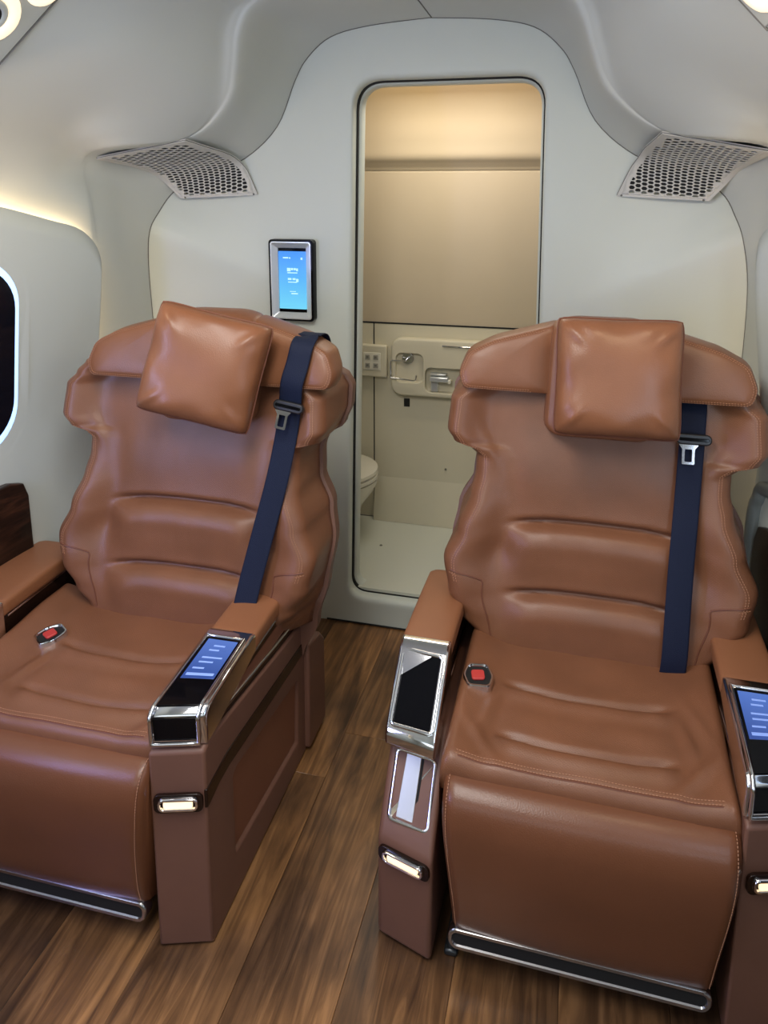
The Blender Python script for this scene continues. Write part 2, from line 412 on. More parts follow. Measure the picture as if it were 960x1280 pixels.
# dark rubber seal and the door frame set behind it
def ring_grid(name, secs, m, outline=DO, parent=None):
    rows = []
    cxm = sum(p[0] for p in outline) / len(outline); czm = sum(p[1] for p in outline) / len(outline)
    for off, y in secs:
        r = []
        n = len(outline)
        for i, p in enumerate(outline):
            a = Vector(outline[i - 1]); b = Vector(outline[(i + 1) % n]); t = (b - a)
            if t.length < 1e-9: t = Vector((1, 0))
            t.normalize(); nrm = Vector((-t.y, t.x))   # inward for ccw order
            if (Vector((cxm, czm)) - Vector(p)).dot(nrm) < 0: nrm = -nrm
            q = Vector(p) + nrm * off; r.append((q.x, y, q.y))
        rows.append(r)
    return grid(name, rows, m, parent, closed_u=True, sharp=40)
dfr = struct(ring_grid('door_1', [(-.02, 2.352), (.006, 2.352), (.010, 2.356), (.012, 2.365), (.013, 2.385), (.0125, 2.392), (-.03, 2.392)], M['bulkhead']))
ring_grid('rubber_seal', [(-.001, 2.338), (.0045, 2.338), (.0045, 2.352), (-.01, 2.352)], M['dark'], parent=dfr)

# ------------------------------------------------------------------ lavatory beyond the doorway
YB = 2.91
struct(box('wall_rear', -1.6, .6, YB, YB + .05, -.02, .952, M['lav'], bevel=0))
# upper wall curving forward into the ceiling
prof = [(YB + .004, .957), (YB + .004, 1.50), (YB + .002, 1.55), (YB - .02, 1.575), (YB - .045, 1.60), (YB - .055, 1.66), (YB - .09, 1.78), (YB - .19, 1.90), (2.6, 1.94), (2.34, 1.95)]
prof = spline(prof, 5)
rw = [[(x, y, z) for y, z in prof] for x in (-1.6, -.9, -.4, .1, .6)]
struct(grid('wall_upper', rw, M['lav_up']))
struct(box('floor_lavatory', -1.6, .6, 2.34, YB + .02, .06, .115, M['lavfloor'], bevel=0))
struct(box('wall_lavatory_left', -1.45, -1.40, 2.36, YB, .1, 2, M['lav'], bevel=0))
struct(box('wall_lavatory_right', .38, .43, 2.36, YB, .1, 2, M['lav'], bevel=0))
struct(box('trim_4', -1.39, .38, YB - .0015, YB + .002, .951, .957, M['dark'], bevel=0))
struct(box('trim_5', -.796, -.792, YB - .0015, YB + .002, .115, .951, M['dark'], bevel=0))
struct(box('trim_6', -1.39, .38, YB - .003, YB, .113, .118, M['seam'], bevel=0))
# cove at the foot of the shower-like wall
pr = [(YB, .30), (YB - .012, .24), (YB - .03, .15), (YB - .035, .116)]
struct(grid('baseboard_rear', [[(x, y, z) for y, z in spline(pr, 4)] for x in (-.79, -.4, .0, .38)], M['lav']))
# moulded wash unit
wu = empty('wash_unit', (-.55, YB, .70), 'cream moulded wash unit with tap and paper holder on lavatory wall', 'wash unit')
def wl(x, z): return (x * .97 + .55, (z - 1.5) * .97 + 1.5 - .70)
def rr_poly(x0, x1, z0, z1, r, k=6):
    w, h = x1 - x0, z1 - z0; return [((x0 + x1) / 2 + a, (z0 + z1) / 2 + b) for a, b in rrect(w, h, r, k)]
def cut(o, cutters):
    """carve the cutters out of o for good and delete them"""
    for c in cutters:
        md = o.modifiers.new('cut', 'BOOLEAN'); md.operation = 'DIFFERENCE'; md.solver = 'EXACT'; md.object = c
    bpy.context.view_layer.update()
    dg = bpy.context.evaluated_depsgraph_get(); me = bpy.data.meshes.new_from_object(o.evaluated_get(dg))
    o.modifiers.clear(); o.data = me
    for c in cutters: bpy.data.objects.remove(c)
    me.shade_smooth(); me.set_sharp_from_angle(angle=math.radians(30))
a0 = wl(-.735, .645); a1 = wl(-.15, .865)
o = prism('body', rr_poly(a0[0], a1[0], a0[1] - .002, a1[1] + .02, .045), 'y', -.045, -.001, M['lav'], wu, bevel=.010, seg=4)
cs_ = []
for (xa, za, xb, zb, dp) in ((-.715, .70, -.60, .823, .020), (-.592, .664, -.42, .768, .034)):
    p = wl(xa, za); q = wl(xb, zb)
    cs_.append(prism('cutter', rr_poly(p[0], q[0], p[1], q[1], .024), 'y', -.08, -.045 + dp, M['lav'], wu, bevel=0))
cut(o, cs_)
o.modifiers.new('bevel', 'BEVEL').width = .0025; o.modifiers['bevel'].segments = 2; o.modifiers['bevel'].limit_method = 'ANGLE'; o.modifiers['bevel'].angle_limit = math.radians(50)
# tap
tp = bpy.data.objects.new('tap', None); C.objects.link(tp); tp.parent = wu; tp.location = (-.535 + .55, -.0105, -.010); tp['label'] = 'short square chrome tap'
box('tap_body', -.018, .012, -.022, 0, .0, .072, M['satin'], tp, bevel=.004)
box('spout', -.018, .055, -.045, -.012, .046, .066, M['satin'], tp, bevel=.004)
box('lever', -.018, .045, -.040, -.006, .071, .078, M['satin'], tp, bevel=.002)
nz = box('nozzle', .053, .066, -.042, -.016, .040, .056, M['ceramic'], tp, bevel=.003)
# paper holder
ph = bpy.data.objects.new('paper_holder', None); C.objects.link(ph); ph.parent = wu; ph.location = (-.647 + .55, -.026, .12); ph['label'] = 'chrome wire paper holder'
bm = bmesh.new()
bmesh.ops.create_cone(bm, cap_ends=True, segments=32, radius1=.026, radius2=.024, depth=.008, matrix=Matrix.Translation((0, -.004, 0)) @ Matrix.Rotation(PI / 2, 4, 'X'))
objbm('base', bm, M['chrome'], ph, bevel=.0015)
tube('wire', [(0, -.004, 0), (0, -.042, -.002), (-.02, -.036, -.004), (-.058, -.036, -.004), (-.062, -.036, -.01), (-.062, -.036, -.07), (-.058, -.036, -.076), (.03, -.036, -.082), (.040, -.036, -.078), (.042, -.036, -.06)], .0032, M['chrome'], ph)
# grab handle
gh = tube('grab_handle', [(-.510, YB - .001, .880), (-.510, YB - .03, .880), (-.50, YB - .036, .880), (-.38, YB - .036, .879), (-.30, YB - .036, .879), (-.29, YB - .03, .879), (-.29, YB - .001, .879)], .0048, M['chrome'])
gh.location.y -= .009
tag(gh, 'slim chrome grab handle above the wash unit', 'handle')
# control / socket box
sb = empty('button_box', (-.82 * .97, YB, .80), 'small cream square box with four grey buttons', 'control box')
box('housing', -.061, .061, -.028, -.0006, -.066, .066, M['lav'], sb, bevel=.006, seg=3)
box('face_plate', -.036, .036, -.031, -.028, -.036, .036, M['ceramic'], sb, bevel=.002)
for a in (-1, 1):
    for b in (-1, 1):
        k = box('button', a * .017 - .010, a * .017 + .010, -.034, -.031, b * .017 - .010, b * .017 + .010, M['clear'], sb, bevel=.001)
        box('mark', a * .017 - .005, a * .017 + .004, -.0346, -.034, b * .017 - .004, b * .017 + .005, M['outlet_dark'], k, bevel=0)
tag(box('black_socket', -.668, -.644, YB - .004, YB - .0005, .612, .646, M['dark'], bevel=.001), 'small black rectangular socket below the wash unit', 'socket')
def stud(x, z, lab):
    bm = bmesh.new(); bmesh.ops.create_cone(bm, cap_ends=True, segments=16, radius1=.005, radius2=.004, depth=.003, matrix=Matrix.Translation((x, YB - .002, z)) @ Matrix.Rotation(PI / 2, 4, 'X'))
    tag(objbm('screw_cap', bm, M['outlet_dark']), lab, 'screw cap')
stud(-.492, .356, 'dark round screw cap low on the lavatory wall')
bm = bmesh.new(); bmesh.ops.create_cone(bm, cap_ends=True, segments=16, radius1=.006, radius2=.004, depth=.003, matrix=Matrix.Translation((-.70, 2.66, .1166)))
tag(objbm('floor_drain', bm, M['outlet_dark']), 'tiny dark drain in the white lavatory floor', 'drain')
# toilet
tl = empty('toilet', (-.905, 2.70, .115), 'white toilet with closed lid partly behind doorway edge', 'toilet')
def ell(rx, ry, z, n=32, cx=0): return [(cx + rx * math.cos(2 * PI * i / n), ry * math.sin(2 * PI * i / n), z) for i in range(n)]
grid('bowl', [ell(.09, .10, 0), ell(.10, .11, .03), ell(.09, .10, .08), ell(.12, .125, .15), ell(.16, .155, .205), ell(.175, .17, .235), ell(.175, .17, .252)], M['ceramic'], tl, closed_u=True, cap=True, sharp=50)
grid('seat', [ell(.168, .165, .254), ell(.178, .174, .258), ell(.178, .174, .270), ell(.17, .167, .274)], M['ceramic'], tl, closed_u=True, cap=True, sharp=50)
grid('lid', [ell(.168, .165, .277), ell(.178, .174, .281), ell(.176, .172, .293), ell(.13, .13, .303), ell(.05, .05, .306)], M['ceramic'], tl, closed_u=True, cap=True, sharp=60)

# ------------------------------------------------------------------ perforated vents
def clip(poly, dom):
    out = poly
    n = len(dom)
    for i in range(n):
        a, b = dom[i], dom[(i + 1) % n]; inp = out; out = []
        if not inp: break
        def side(p): return (b[0] - a[0]) * (p[1] - a[1]) - (b[1] - a[1]) * (p[0] - a[0])
        for j in range(len(inp)):
            p, q = inp[j - 1], inp[j]; sp, sq = side(p), side(q)
            if sq >= 0:
                if sp < 0: t = sp / (sp - sq); out.append((p[0] + (q[0] - p[0]) * t, p[1] + (q[1] - p[1]) * t))
                out.append(q)
            elif sp >= 0:
                t = sp / (sp - sq); out.append((p[0] + (q[0] - p[0]) * t, p[1] + (q[1] - p[1]) * t))
    return out
TL = .42
VI = [(.634, 1.998, 1.619), (.621, 2.10, 1.604), (.608, 2.21, 1.589), (.600, 2.268, 1.570), (.584, 2.288, 1.545), (.568, 2.292, 1.510), (.550, 2.293, 1.467)]
VO = [(.866, 1.915, 1.569), (.864, 2.0, 1.560), (.853, 2.09, 1.548), (.840, 2.155, 1.532), (.826, 2.195, 1.508), (.808, 2.215, 1.483), (.786, 2.228, 1.456)]
def vsurf(s, h, T, off=0):
    t = max(0, min(1, T / TL)) * 6
    a = cr(VI, t); b = cr(VO, t); f = (h - a[0]) / (b[0] - a[0])
    y = a[1] + (b[1] - a[1]) * f; z = a[2] + (b[2] - a[2]) * f
    # lower half leans out onto the bulkhead
    return (CX + s * h, y + off * .4, z + off)
def vin(T): return cr(VI, max(0, min(1, T / TL)) * 6)[0]
def vout(T): return cr(VO, max(0, min(1, T / TL)) * 6)[0]
def vent(s, label):
    root = empty('air_vent', (CX + s * .7, 2.1, 1.6), label, 'vent')
    root.rotation_euler = (0, 0, 0)
    off = Vector(root.location)
    P = lambda h, T, o=0: Vector(vsurf(s, h, T, o)) - off
    dom = [(vin(t * TL) + .010, t * TL) for t in (.03, .97)][::-1] + [(vout(t * TL) - .009, t * TL) for t in (.03, .3, .5, .7, .85, .97)]
    # orientation ccw
    ar = sum(dom[i - 1][0] * dom[i][1] - dom[i][0] * dom[i - 1][1] for i in range(len(dom)))
    if ar < 0: dom = dom[::-1]
    d = .0188; R = d / math.sqrt(3); r = .0083
    bm = bmesh.new(); cache = {}
    def V(p):
        k = (round(p[0], 5), round(p[1], 5))
        if k not in cache: cache[k] = bm.verts.new(P(p[0], p[1]))
        return cache[k]
    nx = 0; c = .54
    col = 0
    while c < .90:
        T = -.01 + (d / 2 if col % 2 else 0)
        while T < TL + .02:
            cell = [(c + R * math.cos(PI / 3 * k), T + R * math.sin(PI / 3 * k)) for k in range(6)]
            cl_ = clip(cell, dom)
            if len(cl_) >= 3:
                full = len(cl_) == 6 and all(abs(a[0] - b[0]) + abs(a[1] - b[1]) < 1e-6 for a, b in zip(sorted(cl_), sorted(cell)))
                hole = [(c + r * math.cos(PI / 3 * k), T + r * math.sin(PI / 3 * k)) for k in range(6)]
                if not full: hole_c = clip(hole, dom)
                if full:
                    Hv = [bm.verts.new(P(*p)) for p in hole]; Cv = [V(p) for p in cell]
                    for k in range(6):
                        try: bm.faces.new((Cv[k], Cv[(k + 1) % 6], Hv[(k + 1) % 6], Hv[k]))
                        except ValueError: pass
                else:
                    vs = []
                    for p in cl_:
                        v = V(p)
                        if v not in vs: vs.append(v)
                    if len(vs) >= 3:
                        try: bm.faces.new(vs)
                        except ValueError: pass
            T += d
        c += d * math.sqrt(3) / 2; col += 1
    g = objbm('grille', bm, M['vent'], root)
    md = g.modifiers.new('solid', 'SOLIDIFY'); md.thickness = .003; md.offset = 0
    # border frame
    n = 14
    outer = [(vin(TL * i / n), TL * i / n) for i in range(n + 1)] + [(vin(TL) + (vout(TL) - vin(TL)) * i / n, TL) for i in range(1, n)] + [(vout(TL * (n - i) / n), TL * (n - i) / n) for i in range(n + 1)] + [(vout(0) + (vin(0) - vout(0)) * i / n, 0) for i in range(1, n)]
    def inn(p):
        f = (p[0] - vin(p[1])) / (vout(p[1]) - vin(p[1])); T = .015 + (p[1] / TL) * (TL - .031); a, b = vin(T) + .0165, vout(T) - .0155
        return (a + (b - a) * f, T)
    rows = [[P(*p, .006) for p in outer], [P(*p, -.001) for p in outer], [P(*inn(p), -.002) for p in outer], [P(*inn(p), .003) for p in outer]]
    grid('frame', rows, M['vent'], root, closed_u=True, sharp=50)
    tube('joint_line', [P(p[0], p[1], .002) for p in outer], .0012, M['seam'], root, n=5, closed=True)
    # dark sheet right behind the mesh, painted as the shade inside the holes
    rows = [[P(vin(TL * i / 12) + (vout(TL * i / 12) - vin(TL * i / 12)) * (.07 + .86 * j / 10), TL * (.05 + .90 * i / 12), .006) for j in range(11)] for i in range(13)]
    grid('shade_backing', rows, M['dark'], root)
    for (h, T) in ((vin(TL) + .012, TL - .010), (vout(TL) - .014, TL - .010)):
        bm = bmesh.new(); bmesh.ops.create_icosphere(bm, subdivisions=2, radius=.003, matrix=Matrix.Translation(P(h, T, -.002)))
        objbm('screw', bm, M['seam'], root)
vent(-1, 'honeycomb air vent above the chair nearer the window, left of doorway')
vent(1, 'honeycomb air vent right of the doorway')

# ------------------------------------------------------------------ floating window panels with cove light
def panel(s, name):
    rows = []
    yE = 1.885 if s < 0 else 1.915
    top = lambda y: (1.378 if s < 0 else 1.415) + .085 * ss(1.9, 1.45, y)
    N = 44
    ys = [yE - (yE + 1.45) * (i / N) ** 2 for i in range(N + 1)]
    for y in ys:
        d = yE - y; r = .11
        zt = top(y) - (r - math.sqrt(max(0, r * r - (r - d) ** 2)) if d < r else 0)
        row = []
        for k in range(25):
            z = zt - (zt - .28) * k / 24
            h = wallh(s, y, z) - .032
            row.append((CX + s * h, y, z))
        rows.append(row)
    return rows, top, yE
def window_reveal(s, n, yc, zc, w, h, root):
    # rounded window: reveal ring, LED ring, dark pane
    def pt(a, b, inset):
        y = yc + a; z = zc + b; return (CX + s * (wallh(s, y, z) - .032 + inset), y, z)
    out = rrect(w, h, w * .38, 10)
    rows = []
    for k, ins in ((1.16, -.002), (1.10, .0), (1.04, .010), (1.0, .016)):
        rows.append([pt(a * (1 + (k - 1) * 1.2), b * k, -.004 + ins * .15) for a, b in out])
    f = grid('window_frame', rows, M['panel'], root, closed_u=True)
    grid('light_ring', [[pt(a * k, b * k, -.0045 - .0015 * (k == .96)) for a, b in out] for k in (1.0, .96, .93)], M['led_blue'], root, closed_u=True)
    rows = [[pt(a * k, b * k, -.006) for a, b in out] for k in (.93, .6, .3, .02)]
    grid('window_pane', rows, M['window_dark'], root, closed_u=True)
for s, nm in ((-1, 'trim_7'), (1, 'trim_8')):
    rows, top, yE = panel(s, nm)
    o = struct(grid(nm, rows, M['panel'])); md = o.modifiers.new('solid', 'SOLIDIFY'); md.thickness = .008; md.offset = 0
    # warm light strip tucked behind the panel rim
    st = []
    for y in [yE - .012 - (yE + 1.2) * (i / 30) ** 1.6 for i in range(31)]:
        d = yE - y; r = .11
        z = top(y) - (r - math.sqrt(max(0, r * r - (r - d) ** 2)) if d < r else 0) - .006
        st.append((CX + s * (wallh(s, y, z) - .014), y, z))
    st = [(CX + s * (wallh(s, yE, z) - .014), yE - .008, z) for z in (.3, .6, .9, 1.15, 1.25)] + st[1:]
    tube('cove_light_strip', st, .0055, M['cove'], o, n=6)
def win(s, n, yc, zc, w, h):
    base = bpy.data.objects.new('window_%d' % n, None); C.objects.link(base); base['kind'] = 'structure'
    window_reveal(s, n, yc, zc, w, h, base)
win(-1, 1, 1.45, 1.075, .33, .50)
win(-1, 2, .70, 1.075, .33, .50)
win(1, 3, 1.0, 1.075, .33, .50)

# dark wood ledge panels low on the side walls
def ledge(s, y1, ztop, label, rim):
    root = bpy.data.objects.new('trim_9' if s < 0 else 'trim_10', None); C.objects.link(root); root['kind'] = 'structure'; root['label'] = label
    root.location = (CX + s * (wallh(s, y1, .5)), y1, .3)
    off = Vector(root.location)
    out = [(y1 - 1.6, .30), (y1, .30), (y1 + .0, ztop - .05), (y1 - .012, ztop - .012), (y1 - .05, ztop), (y1 - 1.6, ztop + .02)]
    def f(y, z, d): return Vector((CX + s * (wallh(s, y, z) - d), y, z)) - off
    bm = bmesh.new(); A = [bm.verts.new(f(y, z, .030)) for y, z in out]; B = [bm.verts.new(f(y, z, .052)) for y, z in out]
    n = len(out); bm.faces.new(A); bm.faces.new(B[::-1])
    for i in range(n): bm.faces.new((A[i], B[i], B[(i + 1) % n], A[(i + 1) % n]))
    objbm('veneer_panel', bm, M['veneer'], root, bevel=.004)
    if rim:
        tube('rim', [f(y, z, .040) for y, z in spline([(y1 + .012, .30), (y1 + .022, .45), (y1 + .028, ztop - .02), (y1 + .015, ztop + .05), (y1 - .03, ztop + .085), (y1 - .3, ztop + .09), (y1 - 1.2, ztop + .09)], 6)], .018, M['rim'], root)
ledge(-1, 1.61, .735, 'dark wood veneer ledge panel at the left wall behind the armrest', False)
ledge(1, 1.85, .72, 'black wood ledge panel with grey rim on the right wall', True)

# ------------------------------------------------------------------ overhead service panels with ring lamps
def psu(s, lab):
    root = empty('overhead_unit', (CX + s * .69, 1.30, 1.80), lab, 'overhead unit'); off = Vector(root.location)
    o = Vector((CX + s * .69, 0, 1.81)); nrm = Vector((-s * .79, 0, -.62)).normalized(); ux = Vector((0, 1, 0)); uy = ux.cross(nrm).normalized()
    def F(a, b, c=0): return o + ux * (1.41 + a) + uy * b * (1 if uy.z > 0 else -1) + nrm * (.004 + c) - off
    pl = [(.0, -.075), (.06, .09), (-1.0, .09), (-1.0, -.075)]
    slab('panel', F, pl, -.006, .006, M['lining'], root, bevel=.003)
    tube('joint_line', [F(a, b, .005) for a, b in ((-.0, -.08), (.065, .095))], .0022, M['seam'], root, n=5)
    def lamp(a, b, rx, ry, dark):
        pts = [(a + rx * math.cos(2 * PI * i / 28), b + ry * math.sin(2 * PI * i / 28)) for i in range(28)]
        def rg(k, c): return [F(a + (p - a) * k, b + (q - b) * k, c) for p, q in pts]
        l = grid('ring_lamp', [rg(1, .006), rg(.95, .010), rg(.62, .010), rg(.58, .006)], M['ring'], root, closed_u=True)
        grid('inner_ring', [rg(.58, .007), rg(.42, .012), rg(.36, .008)], M['panel'], l, closed_u=True)
        grid('spot_lens', [rg(.38, .008), rg(.2, .007), rg(.01, .006)], M['dark'] if dark else M['ring'], l, closed_u=True)
    if s < 0:
        lamp(-.085, .020, .078, .062, True); lamp(.012, .115, .05, .05, False)
    else:
        lamp(-.075, .0, .075, .06, True)
psu(-1, 'grey overhead service panel with glowing ring lamps at top left')
psu(1, 'grey overhead service panel with glowing ring lamp at top right')

# ------------------------------------------------------------------ wall touch screen beside the doorway
ws = empty('wall_touch_screen', (-.893, 2.288, 1.197), 'chrome framed blue touch screen on bulkhead left of doorway', 'screen')
F = frame_map((0, 0, 0), (1, 0, 0), (0, 0, 1), (0, -1, 0))
def ringloft(name, secs, m, parent, w, h, r):
    return grid(name, [[F(a, b, c) for a, b in rrect(w - 2 * d, h - 2 * d, max(r - d * .5, .002), 5)] for d, c in secs], m, parent, closed_u=True, sharp=35)
ringloft('outer_frame', [(0, -.012), (0, .020), (.002, .023), (.007, .023)], M['black_gloss'], ws, .150, .262, .012)
ringloft('chrome_frame', [(.007, .0232), (.010, .0235), (.027, .010), (.028, .004)], M['satin'], ws, .150, .262, .012)
slab('back_plate', F, rrect(.12, .23, .004), -.004, .006, M['black_gloss'], ws)
sc = slab('display', F, rrect(.093, .186, .002), .006, .0075, M['screen_wall'], ws)
def bar(parent, F, a, b, w, h, c, m): slab('display_text', F, [(a - w / 2, b - h / 2), (a + w / 2, b - h / 2), (a + w / 2, b + h / 2), (a - w / 2, b + h / 2)], c, c + .0006, m, parent)
for (a, b, w, h) in ((-.022, .072, .018, .004), (-.008, .0715, .004, .004), (.032, .070, .006, .007), (-.012, .034, .012, .011), (-.001, .036, .007, .007), (.008, .036, .007, .007), (.016, .034, .006, .009), (0, .024, .034, .003),
                     (-.01, .004, .012, .006), (.005, .004, .010, .006), (.016, .0, .008, .010), (0, -.006, .03, .003), (.006, -.043, .022, .004), (0, -.036, .02, .002)):
    bar(sc, F, a, b, w, h, .0076, M['screen_text'])

# ================================================================== chairs
def make_chair(cx, y0, label, rz, bs, cs, side):
    """bs: sideways shift of the backrest, cs: shift of cushion quilting, side: 'left' or 'right' chair"""
    R = empty('reclining_chair', (cx, y0, 0), label, 'chair', 'reclining leather chairs', rz)
    # ---------- plan skew of console fronts
    def skewA(v): return Vector((v.x, v.y + .30 * max(0, v.x - .262) * max(0, 1 - v.y / .24), v.z))
    def skewB(v): return Vector((v.x, v.y + .28 * max(0, -.27 - v.x) * max(0, 1 - v.y / .24), v.z))
    # ---------- right hand console (as seen): body with sunk side panel
    xi, xo = .262, .364
    cn = bpy.data.objects.new('side_console', None); C.objects.link(cn); cn.parent = R
    bm = bmesh.new()
    outer = [(-.014, .003), (.57, .003), (.57, .385), (.40, .405), (.02, .452), (-.008, .442)]
    inner = [(.125, .10), (.50, .068), (.52, .080), (.532, .235), (.13, .297), (.125, .285)]
    inner = [(.122, .100), (.515, .066), (.532, .245), (.40, .263), (.14, .298), (.122, .285)]
    cen = (.33, .18)
    inn2 = [(cen[0] + (y - cen[0]) * .965, cen[1] + (z - cen[1]) * .93) for y, z in inner]
    A = [bm.verts.new((xi, y, z)) for y, z in outer]; B = [bm.verts.new((xo, y, z)) for y, z in outer]
    G = [bm.verts.new((xo, y, z)) for y, z in inner]
    I2 = [bm.verts.new((xo - .011, y, z)) for y, z in inn2]
    n = 6
    bm.faces.new(A)
    for i in range(n):
        k = (i + 1) % n
        bm.faces.new((A[i], A[k], B[k], B[i])); bm.faces.new((B[i], B[k], G[k], G[i])); bm.faces.new((G[i], G[k], I2[k], I2[i]))
    bm.faces.new(I2)
    for v in bm.verts: v.co = skewA(v.co)
    objbm('body', bm, M['shell'], cn, bevel=.008, seg=3)
    # leather insert
    prism('side_insert', inn2, 'x', xo - .0118, xo - .0085, M['recess'], cn, bevel=.001)
    # rear foot of the console
    prism('rear_foot', [(.565, .012), (.70, .012), (.70, .262), (.665, .300), (.572, .318)], 'x', .27, .378, M['shell'], cn, bevel=.007)
    # glossy strap that wraps round the corner
    prism('strap_trim', [(-.010, .318), (.05, .330), (.10, .332), (.566, .298), (.566, .330), (.10, .368), (.05, .364), (-.010, .358)], 'x', xo - .004, xo + .0022, M['brown_gloss'], cn, bevel=.0012, fn=skewA)
    sk = Vector((.1, .03, 0)).normalized()
    FL = frame_map((.316, .0005, .338), sk, (0, 0, 1), (.287, -.958, 0))
    slab('lamp_surround', FL, rrect(.094, .040, .012), -.004, .0030, M['brown_gloss'], cn, bevel=.001)
    bezel('lamp_bezel', FL, .078, .029, .012, .007, .002, .0085, M['chrome'], cn)
    slab('front_lamp', FL, rrect(.056, .016, .005), .002, .0065, M['lamp_warm'], cn, bevel=.0015)
    # armrest support between body and pad: dark glossy with a chrome bead
    sup = prism('armrest_support', [(.05, .445), (.56, .375), (.555, .505), (.26, .50), (.06, .50)], 'x', .268, .357, M['brown_gloss'], cn, bevel=.003, fn=skewA)
    for xx in (.3585, .2665):
        bead = spline([(xx, .262, .492), (xx, .40, .494), (xx, .525, .496), (xx, .546, .488), (xx, .548, .44), (xx, .53, .418), (xx, .40, .428), (xx, .26, .446), (xx, .12, .462)], 6)
        tube('chrome_bead', bead, .0050, M['chrome'], cn, n=8)
    prism('side_inlay', [(.09, .458), (.30, .440), (.50, .428), (.525, .45), (.515, .468), (.27, .472), (.09, .470)], 'x', .355, .3592, M['recess'], cn, bevel=.001)
    # chrome screen hood
    hd = prism('screen_hood', [(.004, .448), (.000, .514), (.018, .527), (.255, .541), (.275, .535), (.275, .495), (.06, .452)], 'x', .258, .366, M['chrome'], cn, bevel=.006, fn=skewA)
    fz = Vector((0, .249 - .018, .541 - .5275)).normalized()
    def hood_face(nm, ya, yb, xa, xb, dz, m, par):
        za = .5275 + (ya - .018) * .0585; zb = .5275 + (yb - .018) * .0585
        bm = bmesh.new()
        q = [(xa, ya, za), (xb, ya, za), (xb, yb, zb), (xa, yb, zb)]
        A = [bm.verts.new(skewA(Vector(p) + Vector((0, 0, dz)))) for p in q]; B = [bm.verts.new(skewA(Vector(p) + Vector((0, 0, dz - .004)))) for p in q]
        bm.faces.new(A); bm.faces.new(B[::-1])
        for i in range(4): bm.faces.new((A[i], B[i], B[(i + 1) % 4], A[(i + 1) % 4]))
        return objbm(nm, bm, m, par, bevel=.0007)
    hood_face('top_glass', .016, .232, .272, .350, .0012, M['black_gloss'], cn)
    dsp = hood_face('display', .095, .224, .278, .345, .0020, M['screen_arm'], cn)
    for k, (yy, x0, x1) in enumerate(((.20, .300, .325), (.185, .296, .318), (.160, .292, .335), (.145, .292, .322), (.125, .288, .312), (.104, .284, .340))):
        hood_face('display_text', yy, yy + (.005 if k < 5 else .008), x0, x1, .0026, M['screen_text_dim'], cn)
    # front black window of the hood
    bm = bmesh.new()
    q = [(.272, -.0005, .463), (.352, -.0005, .463), (.352, -.0035, .5125), (.272, -.0035, .5125)]
    A = [bm.verts.new(skewA(Vector(p))) for p in q]; B = [bm.verts.new(skewA(Vector(p) + Vector((0, .006, 0)))) for p in q]
    bm.faces.new(A); bm.faces.new(B[::-1])
    for i in range(4): bm.faces.new((A[i], B[i], B[(i + 1) % 4], A[(i + 1) % 4]))
    objbm('front_glass', bm, M['black_gloss'], cn, bevel=.0007)
    # chrome ridge rails round the glass
    rail = [(.268, -.004, .458), (.354, -.004, .458), (.354, -.005, .515), (.354, .012, .528), (.354, .236, .5415), (.268, .236, .5415), (.268, .012, .528), (.268, -.005, .515)]
    pts = []
    for i in range(len(rail)):
        a, b = Vector(rail[i]), Vector(rail[(i + 1) % len(rail)])
        for t in range(8): pts.append(skewA(a + (b - a) * t / 8))
    tube('chrome_rail', pts, .0042, M['chrome'], cn, n=8, closed=True)
    # padded armrest
    def pad(xa, xb, ya, yb, par):
        rows = []; n = 28; xm, hw = (xa + xb) / 2, (xb - xa) / 2
        for i in range(27):
            t = i / 26; y = ya + (yb - ya) * t
            e = min(1, math.sqrt(max(0, 1 - ((abs(2 * t - 1) - .92) / .08) ** 2)) if abs(2 * t - 1) > .92 else 1) * .12 + .88
            zt = .536 + .004 * math.sin(PI * t); zb = .494; zm = (zt + zb) / 2; hh = (zt - zb) / 2
            row = []
            for k in range(n):
                a = 2 * PI * (k + .5) / n; c, s_ = math.cos(a), math.sin(a); p = .38
                row.append((xm + hw * e * math.copysign(abs(c) ** p, c), y, zm + hh * e * math.copysign(abs(s_) ** p, s_)))
            rows.append(row)
        o = grid('armrest_pad', rows, M['pad'], par, closed_u=True, cap=True, sharp=60)
        return o
    pad(.256, .367, .262, .558, cn)

    # ---------- left hand console with sloping tray
    cb = bpy.data.objects.new('side_console', None); C.objects.link(cb); cb.parent = R
    if side == 'left': cb.location = (.022, .0, 0)
    xi, xo = -.270, -.388
    prism('body', [(-.018, .003), (-.016, .232), (.002, .256), (.100, .365), (.16, .40), (.57, .40), (.57, .003)], 'x', xo, xi, M['shell'], cb, bevel=.011, seg=4, fn=skewB)
    FB = frame_map((-.329, -.0025, .208), Vector((-.1, .028, 0)) * -1, (0, 0, 1), (-.27, -.963, 0))
    slab('lamp_surround', FB, rrect(.112, .034, .012), -.004, .0030, M['brown_gloss'], cb, bevel=.001)
    bezel('lamp_bezel', FB, .090, .026, .011, .006, .002, .009, M['chrome'], cb)
    slab('front_lamp', FB, rrect(.068, .014, .005), .002, .0075, M['lamp_warm'], cb, bevel=.0015)
    sl = Vector((0, .088, .107)).normalized(); nn = Vector((0, -.107, .088)).normalized()
    ysk = .28 * .058 * .8
    FT = frame_map((-.329, .056 + ysk, .3115), Vector((1, -.20, 0)), sl, nn)
    bezel('tray_frame', FT, .092, .132, .014, .008, -.003, .006, M['chrome'], cb)
    slab('tray_floor', FT, rrect(.080, .12, .008), -.004, .0012, M['chrome'], cb)
    slab('tray_lid', FT, [(-.026, -.055), (.010, -.055), (.012, .060), (-.020, .060)], .001, .004, M['satin'], cb, bevel=.001)
    slab('tray_slot', FT, [(.010, -.055), (.015, -.055), (.018, .060), (.013, .060)], .001, .0025, M['dark'], cb)
